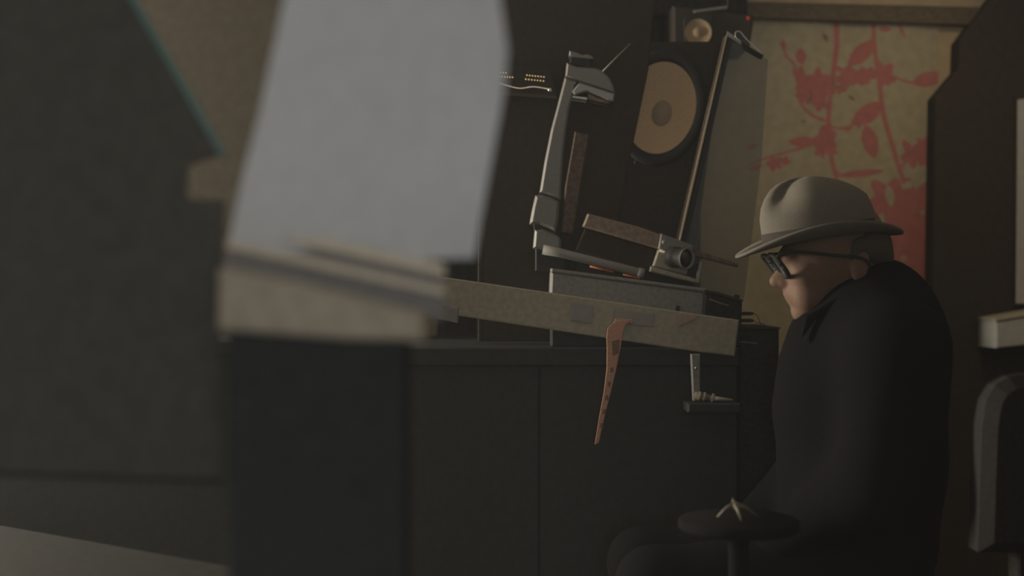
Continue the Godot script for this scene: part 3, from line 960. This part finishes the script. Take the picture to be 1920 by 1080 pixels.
# ---------- near, out of focus ----------
func build_near() -> void:
	# white card standing in for the blurred reflection of a bright window
	var c := thing("white_card", "large blank white card in place of a blurred window reflection", "card", P(650, 480, 1.2))
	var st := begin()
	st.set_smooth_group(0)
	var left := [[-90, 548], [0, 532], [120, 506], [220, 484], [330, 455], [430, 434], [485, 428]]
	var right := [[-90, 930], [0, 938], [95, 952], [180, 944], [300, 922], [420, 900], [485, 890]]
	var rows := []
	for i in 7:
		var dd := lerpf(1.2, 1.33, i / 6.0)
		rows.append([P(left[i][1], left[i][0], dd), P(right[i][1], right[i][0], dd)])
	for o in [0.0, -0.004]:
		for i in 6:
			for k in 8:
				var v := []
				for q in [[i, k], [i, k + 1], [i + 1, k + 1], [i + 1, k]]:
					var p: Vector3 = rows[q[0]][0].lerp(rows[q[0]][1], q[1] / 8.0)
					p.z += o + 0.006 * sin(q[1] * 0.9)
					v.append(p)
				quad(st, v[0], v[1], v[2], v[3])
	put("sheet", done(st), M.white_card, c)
	# stand built for the reflected table edges: block, two rails, dark pedestal
	var s := thing("reflection_stand", "pale slatted stand in place of blurred table reflections, on a dark pedestal", "stand", P(600, 900, 1.15))
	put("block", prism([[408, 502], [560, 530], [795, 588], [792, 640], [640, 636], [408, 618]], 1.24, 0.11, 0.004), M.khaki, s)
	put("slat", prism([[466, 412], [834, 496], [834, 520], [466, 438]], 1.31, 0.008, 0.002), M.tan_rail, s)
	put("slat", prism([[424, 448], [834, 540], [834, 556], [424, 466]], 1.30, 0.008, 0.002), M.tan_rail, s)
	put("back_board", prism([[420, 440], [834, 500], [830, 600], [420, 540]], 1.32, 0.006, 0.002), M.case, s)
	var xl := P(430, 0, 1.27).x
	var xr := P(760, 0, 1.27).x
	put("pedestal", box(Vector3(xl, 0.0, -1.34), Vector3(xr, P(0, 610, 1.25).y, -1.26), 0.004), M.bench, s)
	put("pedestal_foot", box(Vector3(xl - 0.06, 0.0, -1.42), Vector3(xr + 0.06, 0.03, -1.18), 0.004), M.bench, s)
	# dark banner hung from the ceiling, added for the dark prism edge
	var b := thing("prism_edge_banner", "dark grey slanted banner in place of the prism edge, with a thin teal fringe", "banner", P(150, 900, 1.45))
	var high := 540.0 - (2.7 - EYE) / 1.45 * F
	put("cloth", prism([[-180, high], [120, high], [205, -80], [240, 0], [325, 145], [410, 292], [352, 310], [350, 372], [420, 376], [412, 620], [414, 900], [-180, 880]], 1.45, 0.006, 0.002), M.dark_leaning, b)
	put("teal_edge", prism([[205, -80], [222, -80], [257, 0], [342, 145], [425, 290], [410, 292], [325, 145], [240, 0]], 1.45, 0.006, 0.002), M.teal_edge, b)  # prism colour fringe painted as a thin teal strip
	put("hem_bar", prism([[-180, 880], [414, 900], [414, 908], [-180, 888]], 1.447, 0.012, 0.002), M.bench, b)
	# dark low chest along the back
	var ch := thing("low_chest", "dark low chest beside the work bench", "chest", Vector3(-1.0, 0, -3.15))
	var cy := P(0, 640, 2.94).y
	put("body", box(Vector3(-1.75, 0.0, -3.365), Vector3(-0.395, cy - 0.03, -2.96), 0.004), M.bench, ch)
	put("lid", box(Vector3(-1.76, cy - 0.029, -3.37), Vector3(-0.392, cy, -2.94), 0.004), M.bench, ch)
	put("plinth", box(Vector3(-1.74, 0.0, -2.959), Vector3(-0.4, 0.08, -2.95), 0.002), M.black, ch)
	# dark cupboard added so the side window does not overlight the wall
	var cb := thing("added_cupboard", "tall brown cupboard added to keep the lit wall behind the banner dim", "cupboard", Vector3(-0.9, 0, -3.6))
	put("body", box(Vector3(-1.66, 0.0, -3.79), Vector3(-0.4, 2.3, -3.42), 0.004), M.cupboard, cb)
	for i in 2:
		var x0 := -1.66 + i * 0.63
		var dr := put("door", box(Vector3(x0 + 0.005, 0.06, -3.419), Vector3(x0 + 0.625, 2.26, -3.4), 0.004), M.cupboard, cb)
		put("handle", tube([Vector3(x0 + (0.58 if i == 0 else 0.05), 0.95, -3.385), Vector3(x0 + (0.58 if i == 0 else 0.05), 1.1, -3.385)], 0.006), M.steel, dr)
	# low table at lower left
	var y := P(0, 985, 2.5).y
	var A := P(0, 985, 2.5)
	var Bd := (EYE - y) * F / (1077.0 - 540.0)
	var Bp := P(512, 1077, Bd)
	var dir := (Bp - A)
	dir.y = 0
	dir = dir.normalized()
	var nrm := Vector3(-dir.z, 0, dir.x)
	if nrm.z < 0.0:
		nrm = -nrm
	var t := thing("low_table", "low table with a plain pale grey-brown top and square legs", "table", Vector3(A.x, 0, A.z) + dir * 0.2 + nrm * 0.3)
	var p0 := A - dir * 0.45
	var p1 := A + dir * 0.85
	st = begin()
	var top := PackedVector3Array([p0, p1, p1 + nrm * 0.6, p0 + nrm * 0.6])
	var bot := PackedVector3Array()
	for p in top:
		bot.append(p - Vector3(0, 0.035, 0))
	quad(st, top[0], top[1], top[2], top[3])
	quad(st, bot[3], bot[2], bot[1], bot[0])
	ring_side(st, bot, top)
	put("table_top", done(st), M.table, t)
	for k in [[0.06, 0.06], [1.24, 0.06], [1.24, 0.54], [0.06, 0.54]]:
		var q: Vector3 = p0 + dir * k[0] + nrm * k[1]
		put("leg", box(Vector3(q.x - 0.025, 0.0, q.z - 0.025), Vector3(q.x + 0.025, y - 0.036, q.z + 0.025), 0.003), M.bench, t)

# ---------- right side ----------
func build_right() -> void:
	var f := thing("framed_picture", "pale grey picture hanging on the dark wall panel above the white box", "picture", P(1960, 572, 3.74))
	put("sheet", prism([[1909, 187], [2100, 150], [2100, 575], [1906, 569]], 3.698, 0.006, 0.001), M.pale_card, f)
	put("backing", prism([[1905, 180], [2104, 142], [2104, 582], [1902, 574]], 3.705, 0.014, 0.001), M.pier, f)
	var b := thing("white_box", "small white box fixed on the dark wall panel below the pale picture", "box", P(1930, 650, 3.7))
	put("body", prism([[1868, 604], [1990, 584], [1990, 640], [1868, 653]], 3.58, 0.139, 0.003), M.pale_card, b)
	put("lid", prism([[1867, 597], [1990, 576], [1990, 583.5], [1867, 603.5]], 3.577, 0.142, 0.002), M.plank, b)
	# dark chair at lower right
	var d := 2.25
	var c := thing("dark_chair", "dark upholstered chair with a rounded backrest behind the man", "chair", Vector3(P(1930, 0, d).x, 0, -d))
	put("backrest", prism([[1842, 1040], [1846, 900], [1850, 800], [1858, 752], [1874, 724], [1900, 708], [1940, 702], [1990, 706], [2030, 724], [2050, 770], [2056, 900], [2060, 1040]], d, 0.09, 0.02), M.chair_cloth, c)
	var x0 := P(1842, 0, d).x
	var x1 := P(2060, 0, d).x
	var sy := P(0, 1120, d).y
	put("seat", box(Vector3(x0 - 0.02, sy - 0.09, -d - 0.1), Vector3(x1 + 0.02, sy, -d + 0.42), 0.02), M.chair_cloth, c)
	put("back_support", box(Vector3(x0 + 0.07, sy - 0.01, -d - 0.07), Vector3(x1 - 0.07, P(0, 1036, d).y, -d - 0.02), 0.004), M.black, c)
	for k in [[x0 + 0.02, -d - 0.06], [x1 - 0.02, -d - 0.06], [x0 + 0.02, -d + 0.38], [x1 - 0.02, -d + 0.38]]:
		put("leg", tube([Vector3(k[0], sy - 0.08, k[1]), Vector3(k[0], 0.0, k[1])], 0.018, 0.012), M.black, c)
	# black side table with a little tripod in front of the man's knees
	var e := 2.25
	var t := thing("side_table", "small black round side table by the man's knees", "table", Vector3(P(1385, 0, e).x, 0, -e))
	var ty := P(0, 972, e).y
	var cx := P(1385, 0, e).x
	put("table_top", lathe([[0.0, 0.0], [0.1, 0.0], [0.104, -0.004], [0.104, -0.016], [0.1, -0.02], [0.0, -0.02]], Vector3(cx, ty, -e), Vector3.UP, 40), M.table_black, t)
	put("column", tube([Vector3(cx, ty - 0.02, -e), Vector3(cx, 0.02, -e)], 0.018), M.table_black, t)
	put("foot", lathe([[0.0, 0.025], [0.03, 0.02], [0.12, 0.008], [0.12, 0.0], [0.0, 0.0]], Vector3(cx, 0, -e), Vector3.UP, 32), M.table_black, t)
	var tr := thing("tripod", "tiny olive three-legged tripod on the black side table", "tripod", Vector3(cx, ty, -e))
	var ap := P(1377, 944, e)
	put("hub", prism([[1374, 935], [1379, 941], [1392, 954], [1386, 957], [1376, 956], [1372, 952]], e + 0.004, 0.008, 0.002), M.tripod, tr)
	for k in [[1345, 960, 0.0], [1390, 976, 0.03], [1421, 966, -0.01]]:
		var foot := P(k[0], k[1], e - k[2])
		foot.y = ty + 0.002
		put("leg", tube([ap, ap.lerp(foot, 0.5) + Vector3(0, 0.003, 0), foot], 0.0042, 0.0018, 8), M.tripod, tr)

# ---------- the man ----------
func Q(px: float, py: float, dz := 0.0) -> Vector3:      # dz towards the camera from his middle plane
	var v := P(px, py, 2.6)
	v.z += dz
	return v

func build_person() -> void:
	var seat_y := 0.47
	var t := thing("person", "seated person in a black coat, glasses and hat, head bowed in profile", "person", Vector3(P(1610, 0, 2.6).x, 0, -2.6))
	# head, with neck
	var head := [
		ell(Q(1566, 462), Vector3(0.103, 0.105, 0.074), -0.2),
		ell(Q(1528, 505), Vector3(0.065, 0.075, 0.062), -0.3),
		cap(Q(1538, 545), Q(1512, 578), 0.046, 0.028),
		cap(Q(1508, 580), Q(1505, 585), 0.022, 0.02),
		cap(Q(1476, 482), Q(1474, 484, 0.03), 0.016, 0.013), cap(Q(1476, 482), Q(1474, 484, -0.03), 0.016, 0.013),
		cap(Q(1476, 494), Q(1458, 524), 0.009, 0.011),
		cap(Q(1460, 525), Q(1453, 528), 0.012, 0.0095),
		cap(Q(1468, 530, 0.010), Q(1467, 530, -0.010), 0.008, 0.008),
		cap(Q(1484, 548, 0.016), Q(1484, 548, -0.016), 0.011, 0.011),
		cap(Q(1481, 553, 0.012), Q(1481, 553, -0.012), 0.0055, 0.0055),
		cap(Q(1488, 564, 0.012), Q(1488, 564, -0.012), 0.0075, 0.0075),
		ell(Q(1500, 515, 0.042), Vector3(0.025, 0.026, 0.02)), ell(Q(1500, 515, -0.042), Vector3(0.025, 0.026, 0.02)),
		ell(Q(1486, 498, 0.032), Vector3(0.012, 0.011, 0.012)), ell(Q(1486, 498, -0.032), Vector3(0.012, 0.011, 0.012)),
		ell(Q(1594, 500, 0.072), Vector3(0.018, 0.031, 0.008), -0.2), ell(Q(1594, 500, -0.072), Vector3(0.018, 0.031, 0.008), -0.2),
		ell(Q(1512, 552, 0.03), Vector3(0.034, 0.036, 0.026)), ell(Q(1512, 552, -0.03), Vector3(0.034, 0.036, 0.026)),
		cap(Q(1585, 515), Q(1635, 620), 0.058, 0.062),
	]
	# trunk and limbs under the clothes
	var kx := P(1215, 0, 2.6).x
	var hip := Vector3(P(1625, 0, 2.6).x, seat_y + 0.1, -2.6)
	var trunk := [
		cap(Q(1632, 615), Q(1620, 720), 0.06, 0.11), cap(Q(1620, 720), Q(1615, 900), 0.12, 0.12), cap(Q(1615, 900), hip, 0.125, 0.12),
	]
	var coat := [
		cap(Q(1650, 560), Q(1640, 625), 0.075, 0.125), cap(Q(1640, 625), Q(1622, 705), 0.125, 0.148), cap(Q(1622, 705), Q(1615, 860), 0.15, 0.152), cap(Q(1615, 860), Q(1612, 1010), 0.152, 0.152),
		cap(Q(1540, 640), Q(1530, 760), 0.05, 0.075),
	]
	var trousers := [cap(hip + Vector3(0, -0.02, 0), hip, 0.13, 0.13)]
	var hands := []
	for s: float in [-1.0, 1.0]:
		var sh := Q(1632, 650, 0.165 * s)
		var el := Q(1585, 880, 0.205 * s)
		var wr := Q(1398, 1030, 0.085 * s)
		trunk.append(cap(Q(1632, 640), sh, 0.07, 0.055))
		trunk.append(cap(sh, el, 0.05, 0.04))
		trunk.append(cap(el, wr, 0.04, 0.026))
		coat.append(cap(Q(1636, 632), sh, 0.11, 0.085))
		coat.append(cap(sh, el, 0.085, 0.062))
		coat.append(cap(el, wr, 0.062, 0.045))
		var knee := Vector3(kx, seat_y + 0.06, -2.6 + 0.1 * s)
		var ankle := Vector3(kx + 0.02, 0.1, -2.6 + 0.1 * s)
		var hj := hip + Vector3(0, 0, 0.09 * s)
		trunk.append(cap(hj, knee, 0.075, 0.052))
		trunk.append(cap(knee, ankle, 0.052, 0.035))
		trousers.append(cap(hj, knee, 0.088, 0.066))
		trousers.append(cap(knee, ankle + Vector3(0, -0.03, 0), 0.066, 0.055))
		# hand: palm, four fingers, thumb, lying on the thigh
		var palm := wr + Vector3(-0.065, -0.012, -0.012 * s)
		hands.append(cap(wr, palm, 0.024, 0.03))
		hands.append(cap(palm + Vector3(0, 0, 0.02), palm + Vector3(0, 0, -0.02), 0.018, 0.018))
		for f in 4:
			var r0 := palm + Vector3(-0.01, 0.0, (f - 1.5) * 0.019)
			var ln: float = [0.07, 0.082, 0.078, 0.06][f]
			var k1 := r0 + Vector3(-ln * 0.5, 0.002, (f - 1.5) * 0.002)
			var k2 := k1 + Vector3(-ln * 0.3, -0.016, 0)
			var k3 := k2 + Vector3(-ln * 0.12, -0.018, 0)
			hands.append(cap(r0, k1, 0.0095, 0.0085))
			hands.append(cap(k1, k2, 0.0085, 0.008))
			hands.append(cap(k2, k3, 0.008, 0.007))
		var th := palm + Vector3(0.02, 0.0, -0.024 * s)
		hands.append(cap(th, th + Vector3(-0.035, -0.004, -0.018 * s), 0.012, 0.01))
		hands.append(cap(th + Vector3(-0.035, -0.004, -0.018 * s), th + Vector3(-0.06, -0.01, -0.012 * s), 0.01, 0.0085))
	var lo := Vector3(kx - 0.12, 0.0, -3.0)
	var hi := Vector3(Q(1800, 0).x, Q(0, 560).y, -2.2)
	var hx := Q(1398, 1030)
	put("body", blob([
		[head, 0.013, Q(1425, 660, -0.1) , Q(1690, 345, 0.1), 0.0042],
		[trunk, 0.05, lo, hi, 0.014],
		[hands, 0.008, hx + Vector3(-0.22, -0.1, -0.2), hx + Vector3(0.06, 0.06, 0.2), 0.005]]), M.skin, t)
	var ct := put("coat", blob([[coat, 0.06, Vector3(Q(1330, 0).x, Q(0, 1200).y, -3.0), Vector3(Q(1830, 0).x, Q(0, 470).y, -2.2), 0.012]]), M.coat, t)
	ct.set_meta("label", "black wool coat with turned-up collar")
	# collar: a turned-up band round the neck
	var st := begin()
	st.set_smooth_group(0)
	var rings := []
	for k in [[[1493, 640], [1742, 585], 0.13], [[1503, 610], [1716, 535], 0.105], [[1516, 592], [1692, 500], 0.088], [[1524, 590], [1678, 492], 0.08], [[1534, 598], [1662, 505], 0.07], [[1530, 640], [1690, 580], 0.08]]:
		var f := Q(k[0][0], k[0][1])
		var b := Q(k[1][0], k[1][1])
		var ring := PackedVector3Array()
		for i in 40:
			var a := TAU * i / 40.0
			var p := (f + b) * 0.5 + (f - b) * 0.5 * cos(a)
			ring.append(p + Vector3(0, 0.012 * sin(a) * sin(a), k[2] * sin(a)))
		rings.append(ring)
	for i in rings.size() - 1:
		ring_side(st, rings[i + 1], rings[i])
	put("collar", done(st), M.coat, ct)
	var lap := put("lapel", prism([[1512, 592], [1556, 566], [1580, 552], [1568, 570], [1530, 600], [1500, 640]], 2.6 - 0.085, 0.012, 0.003), M.coat, ct)
	lap.set_meta("label", "lapel fold below the collar")
	put("trousers", blob([[trousers, 0.04, lo, Vector3(Q(1800, 0).x, seat_y + 0.3, -2.2), 0.014]]), M.trousers, t)
	put("hair", blob([[[ell(Q(1618, 462), Vector3(0.05, 0.05, 0.079)), cap(Q(1640, 455, 0.03), Q(1656, 484, 0.03), 0.02, 0.012), cap(Q(1640, 455, -0.03), Q(1656, 484, -0.03), 0.02, 0.012), cap(Q(1645, 460), Q(1660, 486), 0.02, 0.012), cap(Q(1590, 462, 0.072), Q(1580, 492, 0.07), 0.012, 0.006), cap(Q(1590, 462, -0.072), Q(1580, 492, -0.07), 0.012, 0.006)], 0.02, Q(1540, 530, -0.11), Q(1690, 390, 0.11), 0.005]]), M.hair, t)
	for s: float in [-1.0, 1.0]:
		var z := -2.6 + 0.1 * s
		put("shoe", blob([[[cap(Vector3(kx + 0.04, 0.045, z), Vector3(kx - 0.12, 0.035, z), 0.045, 0.035), cap(Vector3(kx + 0.03, 0.05, z), Vector3(kx + 0.03, 0.11, z), 0.04, 0.04)], 0.03, Vector3(kx - 0.18, -0.02, z - 0.07), Vector3(kx + 0.11, 0.17, z + 0.07), 0.01]]), M.black, t)
	# stool
	var so := thing("stool", "black round stool under the person in the black coat", "stool", Vector3(hip.x, 0, -2.6))
	put("seat", lathe([[0.0, 0.0], [0.17, 0.0], [0.18, -0.01], [0.18, -0.035], [0.17, -0.045], [0.0, -0.045]], Vector3(hip.x, seat_y - 0.03, -2.6), Vector3.UP, 36), M.black, so)
	for i in 4:
		var a := TAU * i / 4.0 + 0.785
		var o := Vector3(cos(a), 0, sin(a))
		put("leg", tube([Vector3(hip.x, seat_y - 0.07, -2.6) + o * 0.12, Vector3(hip.x, 0, -2.6) + o * 0.19], 0.015), M.black, so)

func build_hat() -> void:
	var front := Q(1380, 478)
	var back := Q(1690, 436)
	var t := thing("fedora_hat", "grey-brown felt fedora with pinched crown and dark band, worn by the person", "hat", (front + back) * 0.5)
	# crown levels: front x,y / back x,y / half width in z
	var lv := [
		[[1432, 456], [1644, 424], 0.078], [[1428, 436], [1642, 408], 0.078], [[1425, 412], [1637, 394], 0.077], [[1426, 392], [1631, 378], 0.074],
		[[1432, 374], [1624, 364], 0.069], [[1442, 358], [1610, 354], 0.060], [[1456, 345], [1596, 346], 0.050], [[1474, 336], [1580, 339], 0.036], [[1494, 331], [1562, 334], 0.020], [[1520, 330], [1534, 331], 0.002]]
	var N := 56
	var make := func(inset: float) -> Array:
		var rings := []
		for li in lv.size():
			var k = lv[li]
			var f := Q(k[0][0], k[0][1])
			var b := Q(k[1][0], k[1][1])
			var ring := PackedVector3Array()
			var h := float(li) / (lv.size() - 1)
			for i in N:
				var a := TAU * i / N
				var c := cos(a)
				var s := sin(a)
				# front pinch: hollows on both sides of the front ridge
				var pin := exp(-pow((absf(angle_difference(a, 0.0)) - 0.62) / 0.36, 2.0)) * smoothstep(0.2, 0.5, h) * (1.0 - smoothstep(0.85, 1.0, h))
				var p: Vector3 = (f + b) * 0.5 + (f - b) * 0.5 * c * (1.0 - 0.16 * pin)
				p.z += (k[2] as float) * s * (1.0 - 0.75 * pin)
				# lengthwise dent along the top
				if li >= 6:
					p.y -= 0.004 * (1.0 - absf(s)) * (li - 5) / 4.0
				p += ((f + b) * 0.5 - p).normalized() * inset
				ring.append(p)
			rings.append(ring)
		return rings
	var st := begin()
	st.set_smooth_group(0)
	var outer: Array = make.call(0.0)
	for i in outer.size() - 1:
		ring_side(st, outer[i + 1], outer[i])
	put("crown", done(st), M.felt, t)
	# brim
	st = begin()
	st.set_smooth_group(0)
	var rings := []
	var steps := 6
	for side in 2:
		for q in steps + 1:
			var u := float(q) / steps if side == 0 else 1.0 - float(q) / steps
			var ring := PackedVector3Array()
			for i in N:
				var a := TAU * i / N
				var c := cos(a)
				var s := sin(a)
				var inn := (Q(1432, 457) + Q(1644, 425)) * 0.5 + (Q(1432, 457) - Q(1644, 425)) * 0.5 * c + Vector3(0, 0, 0.078 * s)
				var out := (front + back) * 0.5 + (front - back) * 0.5 * c + Vector3(0, 0, 0.138 * s)
				out.y += 0.027 * s * s - 0.002 * maxf(c, 0.0)
				var p := inn.lerp(out, u)
				p.y += 0.010 * u * u * (s * s) - 0.006 * sin(PI * u)
				if side == 1:
					p.y -= 0.0045
				ring.append(p)
			rings.append(ring)
	for i in rings.size() - 1:
		ring_side(st, rings[i + 1], rings[i])
	put("brim", done(st), M.felt, t)
	# band and bow
	st = begin()
	st.set_smooth_group(0)
	var br := []
	for k in [[[1431.5, 457], [1645, 424], 0.0795], [[1429.5, 455], [1647, 423], 0.081], [[1427, 441], [1645, 408], 0.081], [[1429, 440], [1643, 408], 0.0785]]:
		var f := Q(k[0][0], k[0][1])
		var b := Q(k[1][0], k[1][1])
		var ring := PackedVector3Array()
		for i in N:
			var a := TAU * i / N
			ring.append((f + b) * 0.5 + (f - b) * 0.5 * cos(a) + Vector3(0, 0, (k[2] as float) * sin(a)))
		br.append(ring)
	for i in 3:
		ring_side(st, br[i + 1], br[i])
	put("hat_band", done(st), M.hat_band, t)
	put("bow", prism([[1596, 428], [1612, 414], [1640, 410], [1646, 424], [1630, 430]], 2.6 - 0.05, 0.02, 0.003), M.hat_band, t)

func build_glasses() -> void:
	var t := thing("eyeglasses", "thick black-rimmed eyeglasses on the person's face under the hat brim", "glasses", Q(1450, 500))
	var a := Q(1434, 479)
	var b := Q(1463, 519)
	var c := (a + b) * 0.5
	var up := (a - b).normalized()
	var hh := (a - b).length() * 0.5
	for s: float in [-1.0, 1.0]:
		var mid := c + Vector3(0.003, 0, 0.034 * s)
		var loop := []
		for i in 25:
			var an := TAU * i / 24.0
			var cu := cos(an)
			var su := sin(an)
			var sq := 1.0 / pow(pow(absf(cu), 4.0) + pow(absf(su), 4.0), 0.25)
			loop.append(mid + up * (hh * su * sq) + Vector3(0.004 * absf(cu * sq), 0, 0.026 * cu * sq))
		put("rim", tube(loop, 0.0052, -1.0, 8), M.rubber, t)
		var st := begin()
		for i in 24:
			for q in [mid, loop[i], loop[i + 1]]:
				st.add_vertex(q)
		put("lens", done(st), M.pane, t)
		put("temple", tube(smooth_path([mid + up * hh * 0.8 + Vector3(0.004, 0, 0.027 * s), Q(1470, 474, 0.068 * s), Q(1540, 480, 0.078 * s), Q(1596, 486, 0.082 * s), Q(1612, 500, 0.08 * s)], 4), 0.003, -1.0, 8), M.rubber, t)
	put("bridge", tube(smooth_path([c + up * hh * 0.35 + Vector3(0.002, 0, 0.01), c + up * hh * 0.45, c + up * hh * 0.35 + Vector3(0.002, 0, -0.01)], 3), 0.003, -1.0, 8), M.rubber, t)

func build_screen() -> void:
	# unseen screen, added to keep the back window's light off the seated man
	var t := thing("added_light_screen", "unseen dark screen added beside the camera to shade the person", "screen", Vector3(0.8, 0, -0.3))
	for i in 3:
		var x0 := 0.36 + i * 0.36
		var z0 := -0.28 - 0.08 * (i % 2)
		var z1 := -0.28 - 0.08 * ((i + 1) % 2)
		var st := begin()
		var a := Vector3(x0, 0.0, z0)
		var b := Vector3(x0 + 0.352, 0.0, z1)
		var n := Vector3(0, 0, -0.02)
		ring_side(st, PackedVector3Array([a, b, b + n, a + n]), PackedVector3Array([a + Vector3(0, 1.66, 0), b + Vector3(0, 1.66, 0), b + n + Vector3(0, 1.66, 0), a + n + Vector3(0, 1.66, 0)]))
		for y in [0.0, 1.66]:
			var h := Vector3(0, y, 0)
			quad(st, a + h, b + h, b + n + h, a + n + h)
		put("leaf_panel", done(st), M.bench, t)

func build_spot() -> void:  # unseen lamp, added to brighten the cloth on the wall
	var at := Vector3(1.05, 2.45, -2.8)
	var t := thing("added_spotlight", "unseen black ceiling spotlight added to brighten the floral cloth", "lamp", Vector3(1.05, 2.7, -2.8))
	put("mount", lathe([[0.0, 0.0], [0.05, 0.0], [0.05, -0.02], [0.0, -0.02]], Vector3(1.05, 2.7, -2.8), Vector3.UP, 24), M.black, t)
	put("stem", tube([Vector3(1.05, 2.69, -2.8), at], 0.008), M.black, t)
	var aim := (P(1690, 560, 3.79) - at).normalized()
	put("housing", lathe([[0.0, -0.06], [0.035, -0.05], [0.045, 0.05], [0.04, 0.05], [0.03, -0.03]], at, aim, 28), M.black, t)
	put("bulb", lathe([[0.0, 0.03], [0.02, 0.022], [0.028, 0.0], [0.02, -0.02], [0.0, -0.026]], at + aim * 0.01, aim, 20), M.bulb, t)
	var l := SpotLight3D.new()
	l.name = "spot_light"
	l.light_color = Color(1.0, 0.88, 0.7)
	l.light_energy = 0.34
	l.light_size = 0.03
	l.spot_angle = 36.0
	l.spot_angle_attenuation = 1.0
	l.spot_range = 8.0
	l.spot_attenuation = 2.0
	l.shadow_enabled = true
	t.add_child(l)
	l.position = at + aim * 0.055 - t.position
	l.basis = Basis.looking_at(aim, Vector3.UP)

func _ready() -> void:
	build_light()
	make_materials()
	build_shell()
	build_spot()
	build_screen()
	build_cloth()
	build_bench()
	build_speakers()
	build_near()
	build_right()
	build_chrome_panel()
	build_small_gear()
	build_lamp()
	build_projector()
	build_person()
	build_hat()
	build_glasses()
